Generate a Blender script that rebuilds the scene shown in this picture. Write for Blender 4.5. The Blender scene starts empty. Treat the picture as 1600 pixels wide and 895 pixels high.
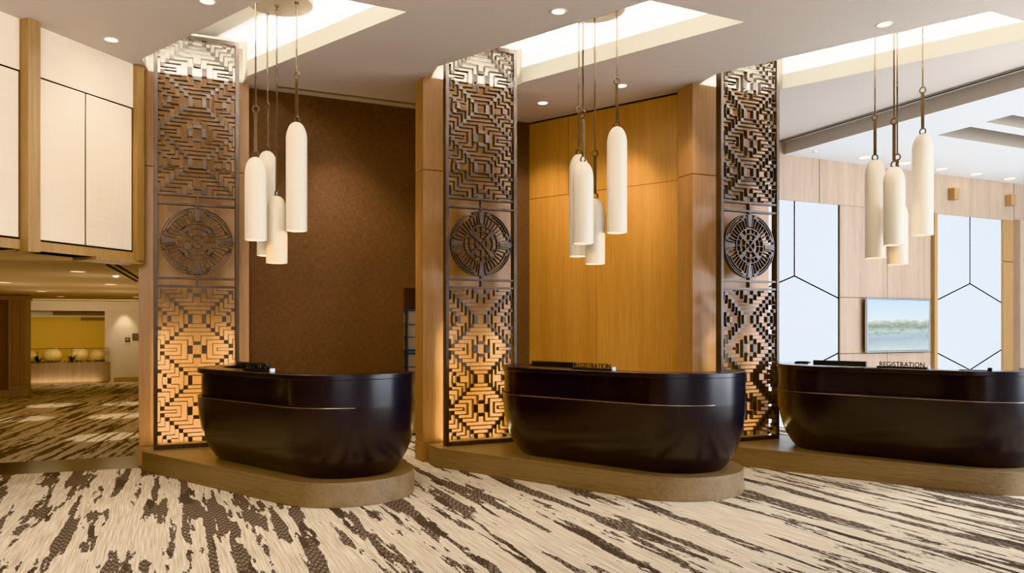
import bpy, bmesh, math, random
from mathutils import Vector, Matrix
from mathutils.geometry import tessellate_polygon
random.seed(7)
sc = bpy.context.scene
COL = sc.collection
PI = math.pi
R = math.radians
TH = R(24.6)                                  # direction of the screens, from the X axis
D1 = Vector((math.cos(TH), math.sin(TH), 0))
N1 = Vector((-math.sin(TH), math.cos(TH), 0))
TA = R(-39.73)                                # direction of the desks and platforms
DA = Vector((math.cos(TA), math.sin(TA), 0))
NA = Vector((-math.sin(TA), math.cos(TA), 0))
MOD = Vector((2.96, .22, 0))                  # one bay to the next
H, H2 = 4.16, 3.98

# ------------------------------------------------------------------ materials
def lin(c):
    return tuple(((v/255)/12.92 if v/255 <= .04045 else ((v/255+.055)/1.055)**2.4) for v in c)+(1,)
class NT:
    def __init__(s, name):
        s.m = bpy.data.materials.new(name); s.m.use_nodes = True
        s.t = s.m.node_tree; s.b = s.t.nodes['Principled BSDF']; s.tc = None
    def n(s, kind, **kw):
        nd = s.t.nodes.new(kind)
        for k, v in kw.items():
            if k.startswith('i_'):
                key = k[2:]; key = int(key) if key.isdigit() else key.replace('_', ' ')
                nd.inputs[key].default_value = v
            else: setattr(nd, k, v)
        return nd
    def l(s, a, b): s.t.links.new(a, b)
    def coord(s, scale=(1, 1, 1), rz=0):
        tc = s.n('ShaderNodeTexCoord'); mp = s.n('ShaderNodeMapping')
        mp.inputs['Scale'].default_value = scale
        if rz:
            m0 = s.n('ShaderNodeMapping'); m0.inputs['Rotation'].default_value = (0, 0, rz)
            s.l(tc.outputs['Object'], m0.inputs[0]); s.l(m0.outputs[0], mp.inputs[0])
        else: s.l(tc.outputs['Object'], mp.inputs[0])
        return mp.outputs[0]
    def math(s, op, a, b=None, c=None):
        nd = s.n('ShaderNodeMath', operation=op)
        for i, v in enumerate((a, b, c)):
            if v is None: continue
            if isinstance(v, (int, float)): nd.inputs[i].default_value = v
            else: s.l(v, nd.inputs[i])
        return nd.outputs[0]
    def ramp(s, fac, stops):
        nd = s.n('ShaderNodeValToRGB'); cr = nd.color_ramp
        while len(cr.elements) > 1: cr.elements.remove(cr.elements[-1])
        cr.elements[0].position = stops[0][0]; cr.elements[0].color = stops[0][1]
        for p, c in stops[1:]:
            e = cr.elements.new(p); e.color = c
        s.l(fac, nd.inputs[0]); return nd.outputs[0]
    def mix(s, fac, a, b, mode='MIX'):
        nd = s.n('ShaderNodeMix', data_type='RGBA', blend_type=mode)
        for i, v in ((0, fac), (6, a), (7, b)):
            if isinstance(v, (int, float)): nd.inputs[i].default_value = v
            elif isinstance(v, tuple): nd.inputs[i].default_value = v
            else: s.l(v, nd.inputs[i])
        return nd.outputs[2]
    def bump(s, h, strength=.2, dist=.01):
        nd = s.n('ShaderNodeBump'); nd.inputs['Strength'].default_value = strength
        nd.inputs['Distance'].default_value = dist
        s.l(h, nd.inputs['Height']); s.l(nd.outputs[0], s.b.inputs['Normal'])

def wood(name, dark, light, grain=(55, 55, 1.6), rough=.42, figure=.35, spec=.4):
    t = NT(name)
    n1 = t.n('ShaderNodeTexNoise', i_Scale=1.0, i_Detail=6.0, i_Roughness=.65, i_Distortion=.3)
    t.l(t.coord(grain), n1.inputs['Vector'])
    n2 = t.n('ShaderNodeTexNoise', i_Scale=1.0, i_Detail=3.0)
    t.l(t.coord(tuple(g*.12 for g in grain)), n2.inputs['Vector'])
    n3 = t.n('ShaderNodeTexNoise', i_Scale=1.0, i_Detail=2.0)
    t.l(t.coord(tuple(g*3.2 for g in grain)), n3.inputs['Vector'])
    v = t.math('ADD', t.math('MULTIPLY', n1.outputs[0], .5), t.math('MULTIPLY', n2.outputs[0], figure))
    v = t.math('ADD', v, t.math('MULTIPLY', n3.outputs[0], .5-figure*.6))
    c = t.ramp(v, [(.36, lin(dark)), (.68, lin(light))])
    t.l(c, t.b.inputs['Base Color'])
    t.b.inputs['Roughness'].default_value = rough
    t.b.inputs['Specular IOR Level'].default_value = spec
    t.bump(n1.outputs[0], .08, .004)
    return t.m
def plain(name, col, rough=.5, metal=0, noise=.06, nscale=30, bump=0, spec=.5, emit=None, es=0, col2=None):
    t = NT(name)
    n1 = t.n('ShaderNodeTexNoise', i_Scale=float(nscale), i_Detail=4.0)
    t.l(t.coord(), n1.inputs['Vector'])
    a = lin(col); b = lin(col2) if col2 else tuple(x*(1-noise*2) for x in a[:3])+(1,)
    t.l(t.ramp(n1.outputs[0], [(.3, b), (.7, a)]), t.b.inputs['Base Color'])
    t.b.inputs['Roughness'].default_value = rough; t.b.inputs['Metallic'].default_value = metal
    t.b.inputs['Specular IOR Level'].default_value = spec
    if bump: t.bump(n1.outputs[0], bump, .004)
    if emit:
        t.b.inputs['Emission Color'].default_value = lin(emit); t.b.inputs['Emission Strength'].default_value = es
    return t.m
def fabric(name, c1, c2, scale, rough=.85, bump=.15):
    t = NT(name)
    n1 = t.n('ShaderNodeTexNoise', i_Scale=1.0, i_Detail=3.0); t.l(t.coord(scale), n1.inputs['Vector'])
    n2 = t.n('ShaderNodeTexNoise', i_Scale=1.0, i_Detail=3.0)
    t.l(t.coord((scale[2], scale[2], scale[0])), n2.inputs['Vector'])
    n3 = t.n('ShaderNodeTexNoise', i_Scale=1.5, i_Detail=3.0); t.l(t.coord(), n3.inputs['Vector'])
    v = t.math('ADD', t.math('MULTIPLY', n1.outputs[0], .45), t.math('MULTIPLY', n2.outputs[0], .4))
    v = t.math('ADD', v, t.math('MULTIPLY', n3.outputs[0], .15))
    t.l(t.ramp(v, [(.36, lin(c1)), (.64, lin(c2))]), t.b.inputs['Base Color'])
    t.b.inputs['Roughness'].default_value = rough; t.b.inputs['Specular IOR Level'].default_value = .2
    t.bump(v, bump, .004)
    return t.m
def carpet(name, rz, seed=0.0, fx=1.0):
    t = NT(name)
    base = t.coord((1, 1, 1), rz)
    sx = t.n('ShaderNodeSeparateXYZ'); t.l(base, sx.inputs[0]); X, Y = sx.outputs[0], sx.outputs[1]
    def noise(ax, ay, det=2.0, off=0.0, ds=0.0, rough=.5):
        cb = t.n('ShaderNodeCombineXYZ', i_2=off+seed)
        t.l(t.math('MULTIPLY', X, ax*fx), cb.inputs[0]); t.l(t.math('MULTIPLY', Y, ay), cb.inputs[1])
        nn = t.n('ShaderNodeTexNoise', i_Scale=1.0, i_Detail=det, i_Distortion=ds, i_Roughness=rough)
        t.l(cb.outputs[0], nn.inputs['Vector']); return nn.outputs[0]
    big = noise(8.2, .55, 1.5, 1.0)
    mid = noise(24, 3.2, 3.0, 4.0, 0.5)
    fine = noise(55, 26, 2.0, 9.0)
    dens = noise(.45, .3, 1.0, 15.0)
    m = t.math('ADD', t.math('MULTIPLY', big, .70), t.math('MULTIPLY', mid, .30))
    m = t.math('ADD', m, t.math('MULTIPLY', t.math('SUBTRACT', fine, .5), .07))
    m = t.math('ADD', m, t.math('MULTIPLY', t.math('SUBTRACT', dens, .5), .10))
    mask = t.ramp(m, [(.525, (0, 0, 0, 1)), (.535, (1, 1, 1, 1))])
    halo = t.ramp(m, [(.49, (0, 0, 0, 1)), (.525, (1, 1, 1, 1))])
    # zigzag weave inside the dark patches
    tri = t.math('PINGPONG', t.math('MULTIPLY', X, 15), .5)
    zz = t.math('FRACT', t.math('ADD', t.math('MULTIPLY', Y, 11), t.math('MULTIPLY', tri, 1.7)))
    zl = t.math('LESS_THAN', zz, .30)
    tri2 = t.math('FRACT', t.math('ADD', t.math('MULTIPLY', Y, 11), t.math('MULTIPLY', tri, -1.7)))
    zl2 = t.math('LESS_THAN', tri2, .22)
    zl = t.math('MAXIMUM', zl, zl2)
    edge = t.ramp(m, [(.535, (1, 1, 1, 1)), (.548, (0, 0, 0, 1))])
    zl = t.math('MAXIMUM', zl, edge)
    solid = t.math('GREATER_THAN', noise(7, 1.2, 1.0, 21.0), .60)
    zl = t.math('MAXIMUM', zl, t.math('MULTIPLY', solid, .8))
    dark = t.mix(zl, lin((138, 122, 108)), lin((62, 54, 50)))
    rid = noise(105, 2.4, 2.0, 30.0)
    dark = t.mix(t.math('MULTIPLY', fine, .5), dark, lin((84, 73, 66)))
    cream = t.ramp(rid, [(.33, lin((188, 170, 146))), (.5, lin((216, 200, 176))), (.66, lin((234, 222, 202)))])
    cream = t.mix(t.math('MULTIPLY', halo, .35), cream, lin((236, 224, 202)))
    t.l(t.mix(mask, cream, dark), t.b.inputs['Base Color'])
    t.b.inputs['Roughness'].default_value = .95; t.b.inputs['Specular IOR Level'].default_value = .1
    hgt = t.math('SUBTRACT', t.math('MULTIPLY', rid, .6), t.math('MULTIPLY', mask, .5))
    t.bump(hgt, .35, .008)
    return t.m
def emis(name, col, s):
    t = NT(name); t.b.inputs['Base Color'].default_value = lin(col)
    t.b.inputs['Emission Color'].default_value = lin(col); t.b.inputs['Emission Strength'].default_value = s
    return t.m
def glass_mat():
    t = NT('glass'); t.b.inputs['Transmission Weight'].default_value = 1
    t.b.inputs['Roughness'].default_value = .02; t.b.inputs['IOR'].default_value = 1.15
    t.b.inputs['Base Color'].default_value = lin((250, 250, 246)); return t.m
def tv_mat():  # reflections on the screen, painted as colour with a weak glow
    t = NT('tv_reflection')
    sx = t.n('ShaderNodeSeparateXYZ'); tc = t.n('ShaderNodeTexCoord'); t.l(tc.outputs['Generated'], sx.inputs[0])
    z = sx.outputs[2]; x = sx.outputs[0]
    n1 = t.n('ShaderNodeTexNoise', i_Scale=3.2, i_Detail=5.0, i_Distortion=1.6); t.l(t.coord((1, 1, 1.4)), n1.inputs['Vector'])
    zz = t.math('ADD', z, t.math('MULTIPLY', t.math('SUBTRACT', n1.outputs[0], .5), .22))
    zz = t.math('SUBTRACT', zz, t.math('MULTIPLY', x, .05))
    c = t.ramp(zz, [(0.0, lin((142, 150, 146))), (.2, lin((120, 130, 138))), (.36, lin((132, 142, 134))), (.46, lin((104, 112, 100))),
                    (.56, lin((146, 148, 138))), (.62, lin((176, 184, 186))), (1, lin((176, 194, 208)))])
    w = t.n('ShaderNodeTexNoise', i_Scale=1.0, i_Detail=2.0, i_Distortion=1.2)
    mp = t.n('ShaderNodeMapping'); mp.inputs['Rotation'].default_value = (0, R(35), 0); mp.inputs['Scale'].default_value = (1.2, 1, 9)
    t.l(tc.outputs['Object'], mp.inputs[0]); t.l(mp.outputs[0], w.inputs['Vector'])
    ln = t.ramp(w.outputs[0], [(.46, (0, 0, 0, 1)), (.5, (1, 1, 1, 1)), (.54, (0, 0, 0, 1))])
    low = t.ramp(zz, [(.18, (0, 0, 0, 1)), (.28, (1, 1, 1, 1)), (.52, (1, 1, 1, 1)), (.58, (0, 0, 0, 1))])
    c = t.mix(t.math('MULTIPLY', t.math('MULTIPLY', ln, low), .7), c, lin((84, 96, 86)))
    t.l(c, t.b.inputs['Base Color']); t.l(c, t.b.inputs['Emission Color'])
    t.b.inputs['Base Color'].default_value = (0, 0, 0, 1)
    t.b.inputs['Emission Strength'].default_value = .3; t.b.inputs['Roughness'].default_value = .15
    return t.m

M = dict(
    ceil=plain('ceiling_paint', (212, 202, 194), .9, noise=.01, spec=.1),
    ceil2=plain('far_ceiling_paint', (232, 234, 238), .9, noise=.01, spec=.1),
    cove=plain('cove_paint', (246, 242, 232), .9, noise=.01, spec=.1),
    fascia=plain('fascia_paint', (238, 232, 218), .8, noise=.01, spec=.1),
    taupe=plain('taupe_paint', (196, 186, 174), .8, noise=.01, spec=.1),
    oak=wood('golden_oak', (132, 100, 64), (168, 132, 88)),
    pier=wood('pier_oak', (130, 92, 62), (168, 126, 88)),
    amber=wood('amber_oak', (142, 96, 50), (178, 128, 72)),
    plat=wood('platform_oak', (104, 84, 62), (146, 122, 94), grain=(2.2, 60, 60), rough=.38),
    pale=wood('pale_oak', (142, 118, 100), (174, 150, 128), rough=.5),
    brownwood=wood('walnut', (84, 50, 24), (124, 76, 38)),
    cream=fabric('cream_panel', (224, 204, 180), (242, 226, 206), (190, 190, 2), .7, .03),
    white=fabric('white_panel', (216, 222, 230), (238, 242, 248), (160, 160, 3), .6, .05),
    brown=fabric('brown_grasscloth', (46, 32, 24), (88, 62, 46), (170, 170, 14), .8, .3),
    bronze=plain('bronze', (66, 49, 37), .42, .2, noise=.2, nscale=14),
    desk=plain('dark_bronze', (42, 39, 44), .25, .3, nscale=2, col2=(38, 35, 40), spec=.7),
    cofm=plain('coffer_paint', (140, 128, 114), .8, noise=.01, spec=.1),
    trim=plain('highlight_bronze', (176, 160, 150), .25, .9),  # lighter metal, stands in for the highlight along the desk ledge
    deskdark=plain('black_lacquer', (22, 20, 22), .25, .2, nscale=5),
    black=plain('black_metal', (20, 19, 19), .4, .2),
    line=plain('shadow_gap', (26, 20, 16), .9, spec=.05),
    iron=plain('aged_brass', (82, 64, 46), .38, .8, noise=.15),
    shade=plain('cream_ceramic', (226, 214, 194), .45, noise=.01, nscale=4),
    shadein=plain('shade_lining', (255, 240, 205), .8, noise=.02, emit=(255, 226, 160), es=1.2),
    canopy=plain('canopy_plaster', (206, 190, 166), .7, noise=.04),
    lens=emis('lamp_lens', (255, 244, 222), 9), lensdim=emis('dim_lens', (255, 218, 160), 2.2),
    bulb=emis('bulb', (255, 226, 170), 12), star=emis('bright_spot', (255, 236, 200), 40),
    ring=plain('white_ring', (235, 228, 218), .5),
    carpet=carpet('carpet', -TH), carpet2=carpet('corridor_carpet', R(-14), 40.0, 1.5),
    tile=plain('dark_stone', (50, 45, 39), .15, noise=.2, nscale=6, spec=.3),
    plaster=plain('cream_plaster', (214, 194, 164), .9, noise=.02),
    yellow=plain('yellow_wall', (206, 166, 98), .9, noise=.03),
    leaf=plain('dark_leaf', (34, 44, 22), .5, noise=.3), red=plain('red_bract', (120, 34, 18), .5),
    stone=plain('pale_stone', (206, 172, 118), .8, noise=.2, nscale=5, bump=.3),
    glass=glass_mat(), tv=tv_mat(), silver=plain('silver_trim', (196, 198, 202), .3, .8),
    acrylic=plain('white_block', (216, 226, 240), .2), sign=plain('brown_sign', (48, 34, 26), .5), signlet=plain('sign_letter', (176, 160, 130), .5),
)

# ------------------------------------------------------------------ mesh helpers
class MB:
    def __init__(s): s.v = []; s.f = []
    def add(s, vs, fs):
        o = len(s.v); s.v += [tuple(v) for v in vs]; s.f += [tuple(i+o for i in f) for f in fs]; return s
    def box(s, x0, x1, y0, y1, z0, z1, mat=None):
        vs = [Vector(p) for p in ((x0,y0,z0),(x1,y0,z0),(x1,y1,z0),(x0,y1,z0),(x0,y0,z1),(x1,y0,z1),(x1,y1,z1),(x0,y1,z1))]
        if mat: vs = [mat @ v for v in vs]
        return s.add(vs, [(0,3,2,1),(4,5,6,7),(0,1,5,4),(1,2,6,5),(2,3,7,6),(3,0,4,7)])
    def prism(s, pts, z0, z1):
        n = len(pts)
        a = sum(pts[i][0]*pts[(i+1) % n][1]-pts[(i+1) % n][0]*pts[i][1] for i in range(n))
        if a < 0: pts = pts[::-1]
        vs = [(p[0], p[1], z0) for p in pts]+[(p[0], p[1], z1) for p in pts]
        fs = [tuple(range(n-1, -1, -1)), tuple(range(n, 2*n))]
        fs += [(i, (i+1) % n, n+(i+1) % n, n+i) for i in range(n)]
        return s.add(vs, fs)
    def prismY(s, pts, y0, y1):
        """polygon in the XZ plane extruded along Y"""
        n = len(pts)
        vs = [(p[0], y0, p[1]) for p in pts]+[(p[0], y1, p[1]) for p in pts]
        fs = [tuple(range(n)), tuple(range(2*n-1, n-1, -1))]
        fs += [(i, n+i, n+(i+1) % n, (i+1) % n) for i in range(n)]
        return s.add(vs, fs)
    def lathe(s, prof, seg=32, c=(0, 0), z0=0):
        n = len(prof); vs = []; fs = []
        for r, z in prof:
            for k in range(seg):
                a = 2*PI*k/seg; vs.append((c[0]+r*math.cos(a), c[1]+r*math.sin(a), z0+z))
        for i in range(n-1):
            for k in range(seg):
                k2 = (k+1) % seg
                fs.append((i*seg+k, i*seg+k2, (i+1)*seg+k2, (i+1)*seg+k))
        return s.add(vs, fs)
    def tube(s, path, r, seg=10, closed=False):
        P = [Vector(p) for p in path]; n = len(P); vs = []; fs = []
        for i, p in enumerate(P):
            if closed: t = (P[(i+1) % n]-P[i-1]).normalized()
            else: t = (P[min(i+1, n-1)]-P[max(i-1, 0)]).normalized()
            up = Vector((0, 0, 1)) if abs(t.z) < .9 else Vector((1, 0, 0))
            a = t.cross(up).normalized(); b = t.cross(a).normalized()
            if closed and n > 4:
                cen = sum(P, Vector())/n; a = (p-cen).normalized(); b = t.cross(a).normalized()
            for k in range(seg):
                w = 2*PI*k/seg; vs.append(p+a*r*math.cos(w)+b*r*math.sin(w))
        for i in range(n if closed else n-1):
            for k in range(seg):
                fs.append((i*seg+k, i*seg+(k+1) % seg, ((i+1) % n)*seg+(k+1) % seg, ((i+1) % n)*seg+k))
        if not closed: fs += [tuple(range(seg-1, -1, -1)), tuple(range((n-1)*seg, n*seg))]
        return s.add(vs, fs)
    def build(s, name, mat, parent=None, smooth=True, bevel=0, angle=32):
        me = bpy.data.meshes.new(name); me.from_pydata(s.v, [], s.f)
        bm = bmesh.new(); bm.from_mesh(me); bmesh.ops.recalc_face_normals(bm, faces=bm.faces); bm.to_mesh(me); bm.free()
        me.materials.append(mat)
        if smooth:
            me.polygons.foreach_set('use_smooth', [True]*len(me.polygons)); me.set_sharp_from_angle(angle=R(angle))
        o = bpy.data.objects.new(name, me); COL.objects.link(o)
        if parent: o.parent = parent
        if bevel:
            b = o.modifiers.new('bevel', 'BEVEL'); b.width = bevel; b.segments = 2; b.limit_method = 'ANGLE'; b.angle_limit = R(40)
        return o
def thing(name, label, cat, loc=(0, 0, 0), rz=0, group=None):
    o = bpy.data.objects.new(name, None); COL.objects.link(o); o.empty_display_size = .2
    o.location = loc; o.rotation_euler = (0, 0, rz); o['label'] = label; o['category'] = cat
    if group: o['group'] = group
    return o
def tag(o, label, cat, group=None, kind=None):
    o['label'] = label; o['category'] = cat
    if group: o['group'] = group
    if kind: o['kind'] = kind
    return o
def struct(o): o['kind'] = 'structure'; return o
def sroot(name, loc=(0, 0, 0), rz=0):
    o = bpy.data.objects.new(name, None); COL.objects.link(o); o.location = loc; o.rotation_euler = (0, 0, rz)
    o['kind'] = 'structure'; return o
def copy_tree(o, parent=None):
    c = o.copy(); COL.objects.link(c)
    if parent: c.parent = parent
    for ch in list(o.children): copy_tree(ch, c)
    return c
def sheet(polys, z):
    """flat polygon with holes"""
    loops = [[Vector((p[0], p[1], 0)) for p in L] for L in polys]
    flat = [v for L in loops for v in L]
    m = MB(); m.add([(v.x, v.y, z) for v in flat], [tuple(t) for t in tessellate_polygon(loops)]); return m
def light(kind, name, loc, energy, col, aim=None, **kw):
    d = bpy.data.lights.new(name, kind); d.energy = energy; d.color = col
    for k, v in kw.items(): setattr(d, k, v)
    o = bpy.data.objects.new(name, d); COL.objects.link(o); o.location = loc
    if aim is not None:
        o.rotation_euler = (Vector(aim)-Vector(loc)).to_track_quat('-Z', 'Y').to_euler()
    return o
WARM = (1, .74, .42); WARM2 = (1, .86, .70); COOL = (.80, .90, 1.0); NEU = (1, .95, .88)

# ------------------------------------------------------------------ floor
fl = [(-6.6, -3), (14, -3), (22, 20), (-1, 20), (-3.9, 8.0), (-3.86, 7.86), (-6.6, 6.98)]
struct(sheet([fl], 0).build('floor', M['carpet'], smooth=False))
A0, A1, B1, B0 = (-3.86, 7.86), (-6.6, 6.98), (-6.8, 7.68), (-4.10, 8.66)
struct(sheet([[A0, A1, (-20, 3.0), (-20, 3.9), B1, B0, (-3.8, 8.75), (-3.8, 7.9)]], .001).build('floor_stone_strip', M['tile'], smooth=False))
struct(sheet([[(-3.7, 8.79), B0, B1, (-20, 3.9), (-20, 24), (-3.7, 24)]], 0).build('floor_corridor', M['carpet2'], smooth=False))
struct(sheet([[(-10.1, 15.6), (-8.1, 16.5), (-8.0, 16.75), (-10.1, 15.85)]], .004).build('floor_threshold', M['tile'], smooth=False))

# ------------------------------------------------------------------ ceiling with three light slots
SLOT = [(-.77, 7.88), (1.142, 6.295), (2.056, 6.735), (.11, 8.40), (-.02, 8.63), (-.88, 8.235)]
slots = [[(p[0]+k*MOD.x, p[1]+k*MOD.y) for p in SLOT] for k in (-1, 0, 1)]
outer = [(-6.2, -3), (9.97, -3.0), (3.95, 11.15), (3.95, 12.4), (-6.2, 12.4)]
struct(sheet([outer]+slots, H).build('ceiling', M['ceil'], smooth=False))
def offset(poly, d):
    n = len(poly); a = sum(poly[i][0]*poly[(i+1) % n][1]-poly[(i+1) % n][0]*poly[i][1] for i in range(n))
    sg = 1 if a > 0 else -1; out = []
    for i in range(n):
        p0, p1, p2 = (Vector(poly[i-1]), Vector(poly[i]), Vector(poly[(i+1) % n]))
        e1 = (p1-p0).normalized(); e2 = (p2-p1).normalized()
        n1 = Vector((e1.y, -e1.x))*sg; n2 = Vector((e2.y, -e2.x))*sg
        b = (n1+n2).normalized(); out.append(tuple(p1+b*d/max(.35, b.dot(n1))))
    return out
ZL = 4.54
for k, S in enumerate(slots):
    root = sroot('ceiling_slot')
    n = len(S)
    m = MB()
    for i in range(n):
        if i in (4,): continue
        a, b = S[i], S[(i+1) % n]
        zt = H+.17 if i < 3 else ZL
        m.add([(a[0], a[1], H-.001), (b[0], b[1], H-.001), (b[0], b[1], zt), (a[0], a[1], zt)], [(0, 1, 2, 3)])
    a, b = S[4], S[5]
    m.add([(a[0], a[1], H-.001), (b[0], b[1], H-.001), (b[0], b[1], ZL), (a[0], a[1], ZL)], [(0, 1, 2, 3)])
    m.build('fascia', M['fascia'], root, smooth=False)
    O = offset(S, .26)
    O[3], O[4], O[5] = S[3], S[4], S[5]
    O[0] = (S[0][0]-.19, S[0][1]-.10)
    O[3] = (S[3][0]+.15, S[3][1]+.12)
    sheet([O], ZL).build('lid', M['cove'], root, smooth=False)
    m = MB()
    for i in range(n):
        a, b = O[i], O[(i+1) % n]
        m.add([(a[0], a[1], H+.01), (b[0], b[1], H+.01), (b[0], b[1], ZL), (a[0], a[1], ZL)], [(0, 1, 2, 3)])
    m.build('cove_side', M['cove'], root, smooth=False)
    for i in (0, 1, 2):
        a, b = Vector(S[i]), Vector(S[i+1]); c = (a+b)/2; e = (b-a).normalized(); nn = Vector((e.y, -e.x))
        cen = sum((Vector(p) for p in S), Vector((0, 0)))/n
        if nn.dot(c-cen) < 0: nn = -nn
        p = c+nn*.12
        L = light('AREA', 'cove_strip', (p.x, p.y, H+.06), 110*(b-a).length, (.97, .98, 1), shape='RECTANGLE', size=(b-a).length*.92, size_y=.06)
        L.rotation_euler = (PI, 0, math.atan2(e.y, e.x))
    # glow inside above the pier
    c = (Vector(S[4])+Vector(S[5]))/2
    g0 = c-N1.xy*.045
    light('AREA', 'cove_glow', (g0.x, g0.y, H+.02), 7, (1, .93, .78), (g0.x+N1.x*.1, g0.y+N1.y*.1, H+.3), shape='RECTANGLE', size=.8, size_y=.04)

# step down to the lower ceiling on the right, with its air slot
bdir = Vector((.416, -.909)).normalized(); B0v = Vector((3.95, 11.15)); Bend = B0v+bdir*15.5
m = MB(); m.add([(B0v.x, B0v.y, H), (Bend.x, Bend.y, H), (Bend.x, Bend.y, H2), (B0v.x, B0v.y, H2)], [(0, 1, 2, 3)])
struct(m.build('ceiling_step', M['taupe'], smooth=False))
def cof(p, L, W):    # coffer opening from corner p: L along d3 (towards camera), W along d1
    p = Vector(p); return [tuple(p), tuple(p+bdir*L), tuple(p+bdir*L+Vector(D1.xy)*W), tuple(p+Vector(D1.xy)*W)]
cofs = [cof((5.58, 9.98), .46, 6.0), cof((5.81, 9.34), .34, 6.0)]
struct(sheet([[tuple(B0v), tuple(Bend), (24, -3), (24, 22), (3.5, 22), (3.5, 11.0+.0)]]+cofs, H2).build('ceiling_lower', M['ceil2'], smooth=False))
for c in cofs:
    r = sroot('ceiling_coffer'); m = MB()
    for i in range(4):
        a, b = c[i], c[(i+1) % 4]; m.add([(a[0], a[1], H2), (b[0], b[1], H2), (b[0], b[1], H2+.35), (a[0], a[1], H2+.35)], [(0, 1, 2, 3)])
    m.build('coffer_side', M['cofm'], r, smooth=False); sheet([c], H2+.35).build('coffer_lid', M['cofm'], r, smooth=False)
AD = thing('air_diffuser', 'long double-slot air diffuser in the ceiling along the white step', 'air vent', (B0v.x, B0v.y, H), math.atan2(bdir.y, bdir.x))
MB().box(0, 12, -.10, -.07, -.006, .01).build('slot', M['line'], AD); MB().box(0, 12, -.145, -.13, -.006, .01).build('slot', M['line'], AD)
MB().box(0, 12, -.17, -.03, -.003, .012).build('frame', M['taupe'], AD)

# ------------------------------------------------------------------ piers behind the screens
PW, PD = 1.10, .27
def make_pier():
    t = thing('wood_pier', '', 'pier', (0, 0, 0), TH)
    MB().box(.01, PW-.01, .01, PD-.01, 0, H-.01).build('core', M['line'], t, smooth=False)
    MB().box(0, PW, 0, PD, .205, 3.155).build('lower_panel', M['pier'], t, smooth=False)
    MB().box(0, PW, 0, PD, 3.163, H-.001).build('upper_panel', M['pier'], t, smooth=False)
    MB().box(-.004, PW+.004, -.004, PD, 0, .20).build('plinth', M['pier'], t, smooth=False)
    return t
PC = Vector((-.96, 8.196, 0))
pier_labels = ['oak-clad pier behind the leftmost lattice screen, beside the corridor opening',
               'oak-clad pier behind the middle lattice screen, right of the brown wall',
               'oak-clad pier behind the rightmost lattice screen, at the end of the amber wood wall']
pier = make_pier()
for k in range(3):
    p = pier if k == 0 else copy_tree(pier)
    p.location = PC+MOD*(k-1); p['label'] = pier_labels[k]

# ------------------------------------------------------------------ lattice screens
U, XU = .32/7.2, .0436
ln = .075                                   # half thickness of a fine bar, in units
def quarter():
    q = []
    h = lambda y, x0, x1: q.append((x0-ln, x1+ln, y-ln, y+ln))
    v = lambda x, y0, y1: q.append((x-ln, x+ln, y0, y1))
    for x, y in ((7.55, .85), (6.5, 1.8), (5.5, 2.75), (4.5, 3.7), (3.5, 4.65), (2.5, 5.6), (7.1, 5.9), (8.2, 5.0)):
        q.append((x-.45, x+.45, y-.42, y+.42))
    q += [(0, .87, 1.1, 1.95), (1.0, 2.05, 0, 1), (1.05, 2.0, 6.2, 7.2), (5.65, 6.55, 6.5, 7.2)]
    h(.35, 4.53, 8.05); v(4.53, 0, .35); h(1.34, 3.53, 7.05); v(3.53, 0, 1.34); h(2.28, 2.15, 6.05); v(2.15, 0, 2.28)
    h(3.22, .9, 5.05); v(.9, 1.95, 3.22); h(4.16, 0, 4.05); h(5.15, 0, 3.05); h(6.1, 0, 2.05); v(2.95, 5.15, 7.2)
    v(3.97, 4.16, 6.33); h(6.33, 3.97, 5.7); v(4.93, 3.22, 5.46); h(5.46, 4.93, 7.0); v(6.0, 2.25, 4.63); h(4.63, 6.0, 8.5)
    v(7.05, 1.3, 3.46); h(3.46, 7.05, 8.5); v(8.05, .35, 2.45); h(2.45, 8.05, 8.5); v(7.65, 6.2, 7.2)
    return q
def lattice(z_first, up):
    m = MB(); Q = quarter(); s = 1 if up else -1
    for c in range(5):
        for (x0, x1, y0, y1) in Q:
            a, b = (y0, y1) if c % 2 == 0 else (7.2-y1, 7.2-y0)
            z0, z1 = z_first+s*(c*.32+a*U), z_first+s*(c*.32+b*U)
            if z0 > z1: z0, z1 = z1, z0
            x1 = min(x1, 8.62)
            if x0 <= 0: m.box(-x1*XU, x1*XU, .012, .066, z0, z1)
            else:
                m.box(x0*XU, x1*XU, .012, .066, z0, z1); m.box(-x1*XU, -x0*XU, .012, .066, z0, z1)
    return m
SW = .83
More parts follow.
